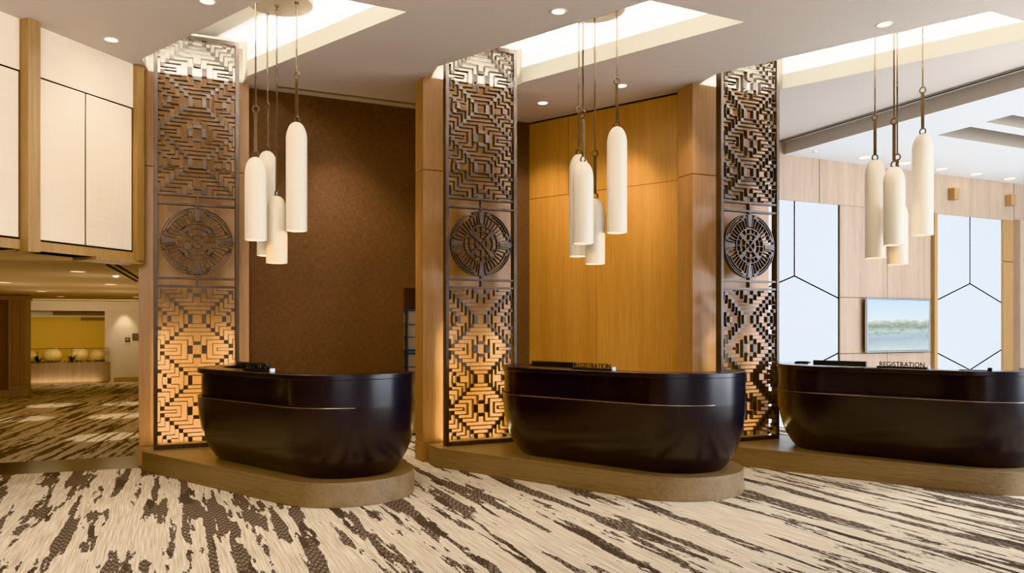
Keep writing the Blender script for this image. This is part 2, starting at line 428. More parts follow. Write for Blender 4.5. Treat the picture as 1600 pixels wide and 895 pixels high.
def make_screen():
    t = thing('lattice_screen', '', 'screen', (0, 0, .2), TH)
    ox, zo = SW/2, -.2
    def shift(m): m.v = [(x+ox, y, z+zo) for x, y, z in m.v]; return m
    f = MB(); f.box(-SW/2, -SW/2+.04, 0, .085, .2, 4.5); f.box(SW/2-.04, SW/2, 0, .085, .2, 4.5)
    f.box(-SW/2+.04, SW/2-.04, 0, .085, .2, .245); f.box(-SW/2+.04, SW/2-.04, 0, .085, 4.455, 4.5)
    shift(f).build('frame', M['bronze'], t, bevel=.003)
    shift(lattice(2.85, True)).build('lattice', M['bronze'], t, smooth=False)
    shift(lattice(1.862, False)).build('lattice', M['bronze'], t, smooth=False)
    for z in (2.832, 2.737, 1.966, 1.882):
        shift(MB().box(-SW/2+.04, SW/2-.04, .008, .07, z-.011, z+.011)).build('rail', M['bronze'], t, smooth=False)
    zc, Rm = 2.354, .352
    for bb in ((-.009, .009, .01, .066, zc+Rm, 2.83), (-.009, .009, .01, .066, 1.885, zc-Rm), (-SW/2+.04, -Rm, .02, .05, zc-.008, zc+.008), (Rm, SW/2-.04, .02, .05, zc-.008, zc+.008)):
        shift(MB().box(*bb)).build('connector', M['bronze'], t, smooth=False)
    d = MB(); Y0, Y1 = .012, .062
    def arc(r0, r1, a0, a1, seg):
        pts = [(r0*Rm*math.cos(a0+(a1-a0)*i/seg), zc+r0*Rm*math.sin(a0+(a1-a0)*i/seg)) for i in range(seg+1)]
        pts2 = [(r1*Rm*math.cos(a0+(a1-a0)*i/seg), zc+r1*Rm*math.sin(a0+(a1-a0)*i/seg)) for i in range(seg+1)]
        for i in range(seg): d.prismY([pts[i], pts2[i], pts2[i+1], pts[i+1]], Y0, Y1)
    def bar(r0, r1, a, w0, w1):
        c, s_ = math.cos(a), math.sin(a)
        P = [(r0, -w0), (r1, -w1), (r1, w1), (r0, w0)]
        d.prismY([((x*c-y*s_)*Rm, zc+(x*s_+y*c)*Rm) for x, y in P], Y0, Y1)
    for r0, r1 in ((.975, 1.0), (.175, .205), (.37, .40), (.525, .555)): arc(r0, r1, 0, 2*PI, 64)
    for q in range(4):
        b = q*PI/2
        arc(.915, .938, b+R(14), b+R(76), 16); arc(.835, .86, b+R(18), b+R(72), 14)
        for a in (14, 76): arc(.88, .99, b+R(a-3.5), b+R(a+3.5), 2)
        for a in (20, 70): arc(.83, .93, b+R(a-3), b+R(a+3), 2)
        bar(.60, .99, b, .055, .10)
        for sgn in (-1, 1):
            bar(.60, .93, b+sgn*R(9.2), .012, .012)
        for a in (17, 27, 36, 45, 54, 63, 73): bar(.54, .85, b+R(a), .011, .011)
        bar(0, .56, b+R(45), .008, .075)
        for a in (0, 22, 68): bar(.39, .54, b+R(a), .010, .010)
        bar(.19, .39, b, .010, .010)
    shift(d).build('medallion', M['bronze'], t, smooth=False)
    return t
screen_labels = ['tall bronze lattice screen on the leftmost platform, its lower half glowing gold',
                 'tall bronze lattice screen in the middle, standing left of the amber wood wall',
                 'tall dark lattice screen on the right, beside the white hexagon wall panels']
scr_pos = [(-3.668, 7.77), (-.698, 8.0), (2.262, 8.22)]
scr = make_screen()
for k in range(3):
    s = scr if k == 0 else copy_tree(scr)
    s.location = (scr_pos[k][0], scr_pos[k][1], .2); s['label'] = screen_labels[k]
    s['group'] = 'lattice screens behind the desks'
    p = Vector((scr_pos[k][0], scr_pos[k][1], 0))
    c = p+D1*.41+N1*.16
    L = light('AREA', 'screen_uplight', (c.x, c.y, .225), (5, 4, 2)[k], (1, .76, .40), shape='RECTANGLE', size=.7, size_y=.06)
    L.rotation_euler = (Matrix.Rotation(TH, 3, 'Z') @ Matrix.Rotation(PI, 3, 'X')).to_euler()
    for sx_, mx in ((.05, .42), (.78, .42)):       # LED tape behind the stiles
        a = p+D1*sx_+N1*.095; b = p+D1*mx+N1*.27
        light('AREA', 'screen_led', (a.x, a.y, .82), (6.5, 5.5, 2.2)[k], (1, .80, .38), (b.x, b.y, .82), shape='RECTANGLE', size=.03, size_y=1.15)

# ------------------------------------------------------------------ desks and platforms, laid out in the desk frame
CA = DA*(-3.91)+NA*6.28                        # desk centre of the middle bay
LH = .61                                       # half length of the straight run
def stadium(r, n=28, x0=-LH, x1=LH, start=90, end=450):
    pts = []
    for i in range(n+1): a = R(start+(270-start)*i/n); pts.append((x0+r*math.cos(a), r*math.sin(a)))
    for i in range(1, 12):
        f = i/12; pts.append((x0+(x1-x0)*f, -r))
    for i in range(n+1): a = R(270+(end-270)*i/n); pts.append((x1+r*math.cos(a), r*math.sin(a)))
    return pts                                 # from rear of the left end, round the front, to the rear of the right end
def make_platform():
    t = thing('desk_platform', '', 'platform', CA, TA)
    w = lambda p: ((Vector((p[0], p[1], 0))-CA).dot(DA), (Vector((p[0], p[1], 0))-CA).dot(NA))
    r = .635; a = []
    a.append(w((-.905, 8.186))); a.append(w((-.85, 8.05))); a.append(w((-.775, 7.90)))
    for i in range(25): q = R(270+180*i/24); a.append((.575+r*1.02*math.cos(q), r*math.sin(q)))
    a.append(w((.16, 8.665)))
    # main run and the rounded end piece meet in a joint
    body = MB().prism(a, 0, .2); body.build('body', M['plat'], t, bevel=.004)
    j = MB().box(-.05, -.046, -.6372, -.60, .0, .198); j.build('joint', M['line'], t, smooth=False)
    return t
plat_labels = ['low oak platform with rounded end under the leftmost desk', 'low oak platform with rounded end under the middle desk',
               'low oak platform under the rightmost desk, running out of the frame']
pf = make_platform()
for k in range(3):
    p = pf if k == 0 else copy_tree(pf)
    p.location = CA+MOD*(k-1); p['label'] = plat_labels[k]; p['group'] = 'oak platforms under the desks'

def make_desk():
    t = thing('reception_desk', '', 'desk', (0, 0, 0), TA)
    prof = [(.44, .0), (.475, .035), (.505, .08), (.545, .15), (.578, .23), (.603, .32), (.619, .42), (.629, .52), (.631, .600)]
    n = None; vs = []; fs = []
    for r, z in prof:
        L = stadium(r); n = len(L); vs += [(x, y, z) for x, y in L]
    for i in range(len(prof)-1):
        for k in range(n):
            k2 = (k+1) % n; fs.append((i*n+k, i*n+k2, (i+1)*n+k2, (i+1)*n+k))
    m = MB(); m.add(vs, fs); vs2 = [(x, y, .603) for x, y in stadium(.631)]; m.add(vs2, [tuple(range(n))])
    m.add([(x, y, 0.0) for x, y in stadium(.44)], [tuple(range(n-1, -1, -1))])
    m.build('body', M['desk'], t, angle=38)
    # upper panel, set back from the body along the left part, flush at the right end
    def sm(a, b, x): x = max(0, min(1, (x-a)/(b-a))); return x*x*(3-2*x)
    O = stadium(.631, 40, start=160, end=398); s = .631*R(70); up = []
    def nrm(i):
        x, y = O[i]
        if x < -LH: v = Vector((x+LH, y))
        elif x > LH: v = Vector((x-LH, y))
        else: v = Vector((0, -1))
        return v.normalized()
    for i, (x, y) in enumerate(O):
        if i: s += (Vector(O[i])-Vector(O[i-1])).length
        w = .006+.012*sm(.7, 1.5, s)+.115*sm(1.4, 2.4, s)
        w *= 1-sm(2.9, 3.42, s)
        v = Vector((x, y))-nrm(i)*w; up.append((v, nrm(i)))
    vs, fs = [], []; n = len(up)
    for v, q in up:
        vi = v-q*.025
        vs += [(v.x, v.y, .595), (v.x, v.y, .855), (vi.x, vi.y, .855), (vi.x, vi.y, .595)]
    for i in range(n-1):
        for k in range(4): fs.append((4*i+k, 4*(i+1)+k, 4*(i+1)+(k+1) % 4, 4*i+(k+1) % 4))
    fs += [(0, 1, 2, 3), (4*n-1, 4*n-2, 4*n-3, 4*n-4)]
    MB().add(vs, fs).build('upper_panel', M['desk'], t, angle=38)
    tr = stadium(.6315, 30, start=165, end=330)
    MB().tube([(x, y, .6015) for x, y in tr], .0035, 6).build('edge_highlight', M['trim'], t, angle=60)  # bright ledge line: a highlight built as a thin tube
    # transaction counter following the rim
    outr, innr = stadium(.634, 40, start=160, end=398), stadium(.40, 40, start=160, end=398); vs, fs = [], []
    for a, b in zip(outr, innr):
        vs += [(a[0], a[1], .825), (a[0], a[1], .87), (b[0], b[1], .87), (b[0], b[1], .825)]
    for i in range(n-1):
        for k in range(4): fs.append((4*i+k, 4*(i+1)+k, 4*(i+1)+(k+1) % 4, 4*i+(k+1) % 4))
    fs += [(0, 1, 2, 3), (4*n-1, 4*n-2, 4*n-3, 4*n-4)]
    MB().add(vs, fs).build('counter_top', M['desk'], t, bevel=.006, angle=38)
    return t
desk_labels = ['black rounded tub-shaped reception desk on the leftmost platform', 'black rounded tub-shaped reception desk in front of the amber wood wall',
               'black rounded tub-shaped reception desk cut by the right edge of the picture']
dk = make_desk(); desk_c = []
for k in range(3):
    d = dk if k == 0 else copy_tree(dk)
    c = CA+MOD*(k-1)+Vector((0, 0, .2)) + (DA*-.06 if k == 2 else DA*.0)
    d.location = c; d['label'] = desk_labels[k]; d['group'] = 'reception desks'; desk_c.append(c)

# registration signs, monitors
def text_mesh(body, size, depth, sx=1.0):
    cu = bpy.data.curves.new('lettering', 'FONT'); cu.body = body; cu.size = size; cu.extrude = depth; cu.align_x = 'CENTER'; cu.space_character = 1.06
    cu.offset = .0008
    o = bpy.data.objects.new('tmp', cu); COL.objects.link(o); dg = bpy.context.evaluated_depsgraph_get()
    me = bpy.data.meshes.new_from_object(o.evaluated_get(dg)); bpy.data.objects.remove(o)
    me.transform(Matrix.Rotation(PI/2, 4, 'X') @ Matrix.Diagonal((sx, 1, 1, 1))); return me
tm = text_mesh('REGISTRATION', .064, .004, 1.0)
xs = [v.co.x for v in tm.vertices]; kx = .385/(max(xs)-min(xs)); tm.transform(Matrix.Diagonal((kx, 1, 1, 1))); tm.materials.append(M['black'])
def make_sign():
    t = thing('desk_sign', '', 'sign', (0, 0, 0), TA)
    MB().box(-.215, .215, -.02, .02, 0, .016).build('base', M['black'], t, bevel=.002)
    o = bpy.data.objects.new('lettering', tm); COL.objects.link(o); o.parent = t; o.location = (0, 0, .014)
    MB().box(.217, .235, -.022, .022, 0, .03).build('end_block', M['acrylic'], t, bevel=.002)
    return t
sg = make_sign()
mon = None
def make_monitor():
    t = thing('monitor', '', 'monitor', (0, 0, 0), TA)
    MB().box(-.265, .265, -.02, .02, .05, .305).build('housing', M['black'], t, bevel=.008)
    MB().box(-.255, .255, .0205, .023, .06, .295).build('display', M['deskdark'], t)
    MB().box(-.03, .03, -.03, -.021, .0, .20).build('neck', M['black'], t)
    MB().box(-.09, .09, -.06, .06, 0, .012).build('foot', M['black'], t, bevel=.003)
    return t
mon = make_monitor()
where = ('leftmost desk', 'middle desk', 'rightmost desk')
for k in range(3):
    base = CA+MOD*(k-1)
    s = sg if k == 0 else copy_tree(sg)
    p = base+DA*(.07, .07, .03)[k]+NA*(-.52); s.location = (p.x, p.y, 1.0705)
    s['label'] = 'small black REGISTRATION sign standing on the '+where[k]; s['group'] = 'registration signs'
    o = mon if k == 0 else copy_tree(mon)
    p = base+DA*(-.725, -.70, -.66)[k]+NA*-.08; o.location = (p.x, p.y, .8035)
    o['label'] = 'black monitor seen from behind on the '+where[k]; o['group'] = 'monitors behind the counters'
p = CA+MOD+DA*.62+NA*-.50
t = thing('card_stand', 'thin dark card stand with a small block on the rightmost desk, near the frame edge', 'stand', (p.x, p.y, 1.0705), TA)
MB().box(-.12, .10, -.03, .03, 0, .006).build('plate', M['iron'], t); MB().box(.10, .13, -.03, .03, 0, .028).build('block', M['black'], t)
p = CA+MOD+DA*-1.03+NA*-.10
t = thing('card_reader', 'flat dark card reader at the left end of the rightmost desk', 'card reader', (p.x, p.y, 1.0705), TA)
MB().box(-.07, .07, -.05, .05, 0, .02).build('case', M['black'], t, bevel=.004); MB().box(-.05, .05, -.035, .035, .02, .024).build('keypad', M['deskdark'], t)

# ------------------------------------------------------------------ pendants: (x, y, top z, type, label)
SH = {'A': 1.0, 'M': .745, 'S': .625}
def shade_mesh(hgt):
    r = .095; prof = [(r*.86, .003), (r*.86, hgt-.13)]
    for i in range(1, 7): a = R(90*i/6); prof.append((r*.86*math.cos(a)+.0005, hgt-.13+.11*math.sin(a)))
    inner = prof
    out = [(r*.86, .003), (r, 0), (r*.995, hgt-.17)]
    for i in range(1, 11): a = R(90*i/10); out.append((r*math.cos(a)**.85+.0006 if i < 10 else .0006, hgt-.17+.17*math.sin(a)))
    return inner, out
sh_me = {}
def pendant(label, x, y, zt, kind, zc, grp):
    hgt = SH[kind]; zb = zt-hgt
    t = thing('pendant_lamp', label, 'pendant lamp', (x, y, zb), 0, grp)
    if kind not in sh_me:
        inner, out = shade_mesh(hgt)
        a = MB().lathe(out, 40).build('shade', M['shade'], t, angle=50)
        b = MB().lathe(inner, 32).build('lining', M['shadein'], a, angle=50)
        sh_me[kind] = (a.data, b.data)
    else:
        a = bpy.data.objects.new('shade', sh_me[kind][0]); COL.objects.link(a); a.parent = t
        b = bpy.data.objects.new('lining', sh_me[kind][1]); COL.objects.link(b); b.parent = a
    rot = random.uniform(-.9, .9)
    def ring(z):
        pts = [(.027*math.cos(q)*math.cos(rot), .027*math.cos(q)*math.sin(rot), z+.030*math.sin(q)) for q in [2*PI*i/20 for i in range(20)]]
        MB().tube(pts, .0072, 8, True).build('ring', M['iron'], t, angle=60)
    ring(hgt+.022); ring(hgt+.43)
    MB().box(-.014, .014, -.005, .005, hgt+.045, hgt+.41, Matrix.Rotation(rot, 4, 'Z')).build('strap', M['iron'], t)
    MB().lathe([(.0005, hgt+.006), (.012, hgt+.004), (.016, hgt-.004)], 16).build('cap', M['iron'], t)
    MB().tube([(0, 0, hgt+.45), (0, 0, zc-zb-.013)], .008, 8).build('rod', M['iron'], t, angle=60)
    bz = .17
    MB().lathe([(.0005, bz+.09), (.03, bz+.085), (.03, bz+.03), (.042, bz-.01), (.03, bz-.04), (.0005, bz-.05)], 16).build('bulb', M['bulb'], t, angle=60)
    light('POINT', 'pendant_glow', (x, y, zb+.09), 2.2, (1, .80, .50), shadow_soft_size=.03)
F = 1187.0
def wp(px, Z): return (px-800)/F*Z
def hz(py, Z): return 1.45+(512-py)*Z/F
cl = [('over the leftmost desk', [(463.4, 191, 6.98, 'A', 'long cream pendant lamp, rightmost and highest of the cluster'),
                                   (417.7, 236, 7.24, 'A', 'long cream pendant lamp half hidden behind the front ones'),
                                   (399.5, 245.6, 6.81, 'M', 'mid-length cream pendant lamp, leftmost of the cluster'),
                                   (432.5, 306, 7.05, 'S', 'short cream pendant lamp, lowest of the cluster')]),
      ('over the middle desk', [(964, 198, 7.15, 'A', 'long cream pendant lamp, rightmost and highest of the cluster'),
                                 (904.5, 241, 7.42, 'A', 'long cream pendant lamp, rear left of the cluster'),
                                 (911, 252.6, 6.89, 'M', 'mid-length cream pendant lamp, in front on the left of the cluster'),
                                 (929.5, 310, 7.22, 'S', 'short cream pendant lamp, lowest of the cluster')]),
      ('over the rightmost desk', [(1441.7, 209, 7.48, 'A', 'long cream pendant lamp, rightmost and highest of the cluster'),
                                    (1367.2, 249.6, 7.71, 'A', 'long cream pendant lamp, leftmost of the cluster'),
                                    (1397, 260.4, 7.2, 'M', 'mid-length cream pendant lamp, in front at the middle of the cluster'),
                                    (1402, 314, 7.45, 'S', 'short cream pendant lamp, lowest, behind the middle one')])]
for (w, L), k in zip(cl, range(3)):
    xs = [wp(q[0], q[2]) for q in L]; ys = [q[2] for q in L]
    cx, cy = sum(xs)/4, sum(ys)/4
    cx, cy = cx+(.05 if k == 0 else 0), cy
    t = thing('lamp_canopy', 'round plaster canopy plate in the ceiling slot '+w, 'ceiling canopy', (cx, cy, ZL-.10))
    MB().lathe([(.0005, 0), (.30, 0), (.305, .01), (.305, .099), (.0005, .099)], 56).build('plate', M['canopy'], t, angle=40)
    for q in L:
        MB().lathe([(.018, -.012), (.018, -.001)], 12, (wp(q[0], q[2])-cx, q[2]-cy)).build('rod_socket', M['iron'], t)
        pendant(q[4]+' '+w, wp(q[0], q[2]), q[2], hz(q[1], q[2]), q[3], ZL-.10, 'pendant lamps '+w)

# ------------------------------------------------------------------ downlights
def downlight(x, y, z, lab, r=.055, lens='lens', grp=None):
    t = thing('downlight', lab, 'downlight', (x, y, z), 0, grp)
    MB().lathe([(r, -.004), (r*1.22, -.005), (r*1.28, 0), (r*1.28, .01)], 28).build('trim', M['ring'], t)
    MB().lathe([(.0005, -.002), (r, -.002)], 28).build('lens', M[lens], t)
DL = [(-3.77, 7.148, 'round ceiling downlight nearest the cream wall panels on the left'), (-2.53, 6.307, 'round ceiling downlight at the top edge, left of the first slot'),
      (.40, 6.51, 'round ceiling downlight between the first two ceiling slots'), (.37, 9.16, 'round ceiling downlight at the back, nearest the middle screen'),
      (1.226, 8.51, 'round ceiling downlight above the amber wall, behind the long pendant'), (3.327, 6.786, 'round ceiling downlight between the second and third ceiling slots')]
for x, y, l in DL: downlight(x, y, H, l)
for x, y in [(5.24, 11.29), (6.04, 11.69), (6.85, 12.11), (7.64, 12.51), (8.44, 12.89)]:
    downlight(x, y, H2, 'white downlight in the row along the far right ceiling', .08, 'lens', 'downlights along the far right ceiling')
def spot(loc, aim, e, col=WARM2, ang=80, blend=.8, r=.04): return light('SPOT', 'spot', loc, e, col, aim, spot_size=R(ang), spot_blend=blend, shadow_soft_size=r)

# ------------------------------------------------------------------ back walls
# brown grasscloth wall with the doorway
wb = sroot('wall_back', (-2.905, 8.62, 0), TH)
MB().box(-.085, 1.732, 0, .12, 0, H).build('grasscloth', M['brown'], wb, smooth=False)
MB().box(1.732, 2.75, 0, .12, 1.94, H).build('header', M['brown'], wb, smooth=False)
MB().box(2.75, 3.47, 0, .12, 0, H).build('grasscloth', M['brown'], wb, smooth=False)
t = thing('air_diffuser', 'slim double-slot air diffuser in the ceiling in front of the brown wall', 'air vent', (-2.62, 8.51, H), TH)
MB().box(0, 2.4, 0, .012, -.004, .01).build('slot', M['line'], t); MB().box(0, 2.4, .04, .052, -.004, .01).build('slot', M['line'], t)
MB().box(-.01, 2.41, -.012, .064, -.002, .012).build('frame', M['taupe'], t)
# store room seen through the doorway
struct(MB().box(-.5, 2.6, 0, .1, 0, 2.5).build('wall_store', M['brown'], smooth=False)); o = COL.objects[-1] if False else bpy.data.objects['wall_store']
o.location = (-2.75, 9.92, 0); o.rotation_euler = (0, 0, TH)
struct(sheet([[(-3.2, 8.6), (1, 10.4), (1, 13), (-4, 12)]], 2.2).build('ceiling_store', M['taupe'], smooth=False))
t = thing('gridded_cabinet', 'oak cabinet with black grid frame seen through the doorway in the brown wall', 'cabinet', (-2.1, 9.90, 0), TH)
MB().box(0, 1.9, .02, .25, .0, 1.685).build('carcass', M['oak'], t, smooth=False)
g = MB()
for z in (1.685, 1.497, 1.325, .92, .75, .344, .174): g.box(0, 1.9, -.0, .02, z-.006, z+.006)
for z in (1.146, 1.104, .569, .534, .01, 1.69): g.box(0, 1.9, -.01, .02, z-.014, z+.014)
for x in (.2, .755, 1.3): g.box(x-.015, x+.015, -.01, .02, 0, 1.69)
for x in (.4, .6, .95, 1.1): g.box(x-.005, x+.005, 0, .02, 0, 1.69)
g.build('grid_frame', M['black'], t, smooth=False)
# amber oak wall behind the middle desk
aw = Vector((-.7905, .6125, 0)); wa = sroot('wall_center', (1.929, 8.74, 0), math.atan2(-.6125, .7905))
# local x runs back towards the camera side; the wall lies at negative x
MB().box(-3.3, .05, .004, .12, 0, H).build('backing', M['line'], wa, smooth=False)
for a, b in ((-3.3, -1.118), (-1.112, .05)):
    MB().box(a, b, 0, .05, 0, 3.148).build('panel', M['amber'], wa, smooth=False)
for a, b in ((-3.3, -1.536), (-1.530, .05)):
    MB().box(a, b, 0, .05, 3.154, H-.02).build('panel', M['amber'], wa, smooth=False)
struct(MB().box(-3.3, .05, -.002, .02, H-.02, H-.0).build('trim_1', M['line'], wa, smooth=False))

# ------------------------------------------------------------------ left bulkhead wall with cream panels
dl = Vector((.346, .938, 0)); al = math.atan2(.938, .346)
wl = sroot('wall_left', (-4.28, 6.78, 0), al)     # local x along the wall, -y faces the hall
MB().box(-4.5, 1.14, .01, .25, 2.15, H).build('backing', M['line'], wl, smooth=False)
def pan(x0, x1, z0, z1, n='panel', mat='cream', y0=0): MB().box(x0, x1, y0, .03, z0, z1).build(n, M[mat], wl, smooth=False)
for a, b in ((-4.4, -.12), (.005, 1.104)): pan(a, b, 3.712, H)
pan(.018, .534, 2.245, 3.695); pan(.552, 1.084, 2.245, 3.695)
pan(-1.2, -.13, 2.245, 3.695); pan(-2.4, -1.218, 2.245, 3.695)
MB().box(-4.5, -.12, -.012, .26, 2.14, 2.225).build('bottom_rail', M['oak'], wl, smooth=False)
MB().box(.0, 1.14, -.012, .26, 2.14, 2.225).build('bottom_rail', M['oak'], wl, smooth=False)
MB().box(.62, 1.2, -.05, .26, 2.11, 2.145).build('bracket', M['oak'], wl, smooth=False)
p = MB().box(-.115, .0, -.10, .05, 2.12, H).build('post', M['oak'], wl, smooth=False)
MB().box(1.104, 1.20, -.05, .2, 2.12, H-.01).build('post', M['oak'], wl, smooth=False)
struct(MB().box(-3.98, -3.90, 7.93, 8.3, 2.1, H).build('wall_return', M['pier'], smooth=False))

# ------------------------------------------------------------------ corridor
struct(sheet([[(-6.1, 2.0), (-3.86, 7.95), (-3.86, 8.3), (-9.5, 20.6), (-20, 17), (-20, 2)]], 2.14).build('ceiling_corridor', plain('corridor_ceiling_paint', (214, 188, 156), .9, noise=.01, spec=.1), smooth=False))
m = MB(); a, b = Vector((-3.93, 8.22)), Vector((-9.5, 20.6))
m.add([(a.x, a.y, 0), (b.x, b.y, 0), (b.x, b.y, 2.2), (a.x, a.y, 2.2)], [(0, 1, 2, 3)])
struct(m.build('wall_corridor_right', M['plaster'], smooth=False))
wc = sroot('wall_corridor_back', (-10.6, 20.0, 0), TH)
MB().box(-.117, 1.5, .15, .3, 0, 2.2).build('plaster', M['plaster'], wc, smooth=False)
MB().box(-3.0, 1.5, .10, .3, 1.89, 2.2).build('header', M['plaster'], wc, smooth=False)
MB().box(-3.0, 1.4, .02, .3, 2.09, 2.14).build('cornice', M['plaster'], wc, smooth=False)
o = MB().box(.10, 1.5, .13, .15, 0, .13).build('skirting', M['oak'], wc, smooth=False)
ny = sroot('wall_niche', (-10.6, 20.0, 0), TH)
MB().box(-6, 1.5, 3.2, 3.3, 0, 2.4).build('yellow_back', M['yellow'], ny, smooth=False)
MB().box(-.05, .05, .3, 3.2, 0, 2.4).build('side', M['yellow'], ny, smooth=False)
MB().box(-6, 1.5, .3, 3.3, 1.9, 2.0).build('soffit', M['brownwood'], ny, smooth=False)
MB().box(-1.4, 0, 1.0, 1.2, 1.79, 1.9).build('soffit_beam', M['brownwood'], ny, smooth=False)
MB().box(-6, 0, 1.9, 2.1, 1.75, 1.9).build('soffit_beam', M['taupe'], ny, smooth=False)
MB().box(-.9, 0, 2.8, 3.2, 1.66, 1.9).build('soffit_beam', M['brownwood'], ny, smooth=False)
# planter with its glass box
t = thing('planter', 'long curved oak planter with a glass screen at the end of the corridor', 'planter', (-10.6, 20.0, 0), TH)
pts = [(-4, .0), (-.25, 0)]+[(-.25+.32*math.sin(R(a)), .32-.32*math.cos(R(a))) for a in range(15, 91, 15)]+[(.07, .9), (-4, .9)]
MB().prism(pts, .05, .543).build('body', M['pale'], t)
MB().prism([(x*1.0-.02, y+.02) for x, y in pts], 0, .05).build('toe_kick', M['oak'], t)
MB().box(-4, -.02, .012, .020, .543, .913).build('glass_front', M['glass'], t, smooth=False)
MB().box(-.03, -.02, .02, .8, .543, .913).build('glass_end', M['glass'], t, smooth=False)
MB().box(-4, -.02, .008, .024, .905, .92).build('glass_rail', M['iron'], t, smooth=False)
for i, (x, r, lab) in enumerate(((-1.90, .21, 'leftmost'), (-1.36, .235, 'second from the left'), (-.74, .235, 'third from the left'), (-.30, .21, 'rightmost'))):
    p = Vector((-10.6, 20, 0))+D1*x+N1*.6
    bm = bmesh.new(); bmesh.ops.create_icosphere(bm, subdivisions=3, radius=r)
    for v in bm.verts:
        v.co.y *= .6; v.co *= 1+.05*math.sin(9*v.co.x/r+i)*math.cos(5*v.co.z/r)
    me = bpy.data.meshes.new('boulder'); bm.to_mesh(me); bm.free(); me.materials.append(M['stone'])
    me.polygons.foreach_set('use_smooth', [True]*len(me.polygons))
    o = bpy.data.objects.new('boulder', me); COL.objects.link(o); o.location = (p.x, p.y, .543+r*.7); o.rotation_euler = (0, 0, TH)
    tag(o, 'pale round boulder in the corridor planter, '+lab, 'boulder', 'boulders in the planter')
for x, lab in ((-1.64, 'left'), (-.877, 'right')):
    p = Vector((-10.6, 20, 0))+D1*x+N1*.2
    t = thing('bromeliad', 'dark spiky bromeliad behind the glass, the '+lab+' one of the two', 'plant', (p.x, p.y, .543), TH, 'bromeliads in the planter')
    m = MB()
    for i in range(22):
        a = i*2.4; L = .25+.16*random.random(); el = R(25+55*random.random()); w = .022
        c, s_ = math.cos(a), math.sin(a); prev = None; vs = []
        for j in range(7):
            f = j/6; rr = L*f*math.cos(el*(1-.25*f)); zz = L*f*math.sin(el)-.12*f*f*L/.25+.03
            ww = w*(1-f**2.5)+.001; vs += [(rr*c-ww*s_, rr*s_+ww*c, zz), (rr*c+ww*s_, rr*s_-ww*c, zz)]
        m.add(vs, [(2*j, 2*j+1, 2*j+3, 2*j+2) for j in range(6)])
    m.build('leaves', M['leaf'], t)
    m = MB(); m.tube([(0, 0, 0), (0, 0, .3)], .008, 6)
    for i in range(8):
        a = i*.8; m.add([(0, 0, .24+i*.01), (.03*math.cos(a), .03*math.sin(a), .30+i*.008), (.02*math.cos(a+.5), .02*math.sin(a+.5), .27+i*.01)], [(0, 1, 2)])
    m.build('flower', M['red'], t)
m = MB()
for i in range(260):
    x = -2.4+2.3*random.random(); y = .1+.35*random.random(); s_ = .02+.02*random.random(); z = .545+.03*random.random()
    a = random.random()*6.28; p = Vector((-10.6, 20, 0))+D1*x+N1*y
    m.add([(p.x, p.y, z-.01), (p.x+s_*math.cos(a), p.y+s_*math.sin(a), z+.02), (p.x+s_*math.cos(a+1.2), p.y+s_*math.sin(a+1.2), z+s_)], [(0, 1, 2)])
tag(m.build('ground_cover', M['leaf'], smooth=False), 'low dark ground-cover leaves along the planter', 'ground cover', None, 'stuff')
def on_c(x, y, z): p = Vector((-10.6, 20, 0))+D1*x+N1*y; return (p.x, p.y, z)
t = thing('thermostat', 'small dark thermostat on the cream corridor wall', 'thermostat', on_c(.42, .15, 1.135), TH)
MB().box(-.055, .055, -.03, 0, -.055, .055).build('case', M['sign'], t, bevel=.006); MB().box(-.03, .03, -.034, -.03, -.02, .03).build('dial', M['signlet'], t)
t = thing('wall_sign', 'dark rectangular wayfinding sign on the cream corridor wall', 'sign', on_c(.66, .15, 1.21), TH)
MB().box(-.12, .12, -.02, 0, -.09, .09).build('plate', M['sign'], t, bevel=.003)
for z in (.05, 0, -.05):
    g = MB()
    for i in range(5): g.box(-.09+i*.035, -.065+i*.035, -.024, -.02, z-.01, z+.01)
    g.build('text_line', M['signlet'], t, smooth=False)
# panelled pier on the left of the corridor
t = thing('panelled_pier', 'dark panelled wood pier with paler pilaster at the left of the corridor', 'pier', (-10.15, 15.9, 0), TH)
MB().box(-3.2, -.30, .06, .5, .0, 2.13).build('panel_body', M['brownwood'], t, smooth=False)
for x in (-1.1, -2.0, -2.9): MB().box(x, x+.7, .03, .07, .35, 1.95).build('raised_panel', M['brownwood'], t, bevel=.02)
MB().box(-.33, 0, .0, .5, .0, 2.13).build('pilaster', M['pale'], t, smooth=False)
MB().box(-.27, -.17, -.02, .02, .25, 2.0).build('flute', M['pier'], t, bevel=.01); MB().box(-.13, -.04, -.02, .02, .25, 2.0).build('flute', M['pier'], t, bevel=.01)
MB().box(-3.2, .03, -.05, .53, 0, .16).build('plinth', M['pale'], t, bevel=.02); MB().box(-3.2, .03, -.04, .53, 2.03, 2.13).build('cornice', M['pier'], t, bevel=.02)
# corridor ceiling fittings
cd = [(-5.32, 9.31, 'lensdim', 'long bright downlight low in the corridor ceiling, nearest the bulkhead'), (-6.36, 12.04, 'lensdim', 'dim corridor downlight beyond the bright spot'),
      (-7.71, 11.54, 'lensdim', 'corridor downlight at the left edge of the picture'), (-9.93, 16.71, 'lensdim', 'corridor downlight above the planter'),
      (-8.44, 17.06, 'lensdim', 'corridor downlight at the far end beside the pier'), (-8.9, 14.37, 'lensdim', 'faint corridor downlight near the panelled pier')]
for x, y, ls, lab in cd: downlight(x, y, 2.14, lab, .08, ls)
t = thing('spotlight', 'bright star-like spotlight in the corridor ceiling', 'spotlight', (-5.27, 10.11, 2.14))
MB().lathe([(.07, -.004), (.085, 0), (.085, .01)], 24).build('trim', M['ring'], t); MB().lathe([(.0005, -.014), (.025, -.012), (.03, 0)], 20).build('lamp', M['star'], t)
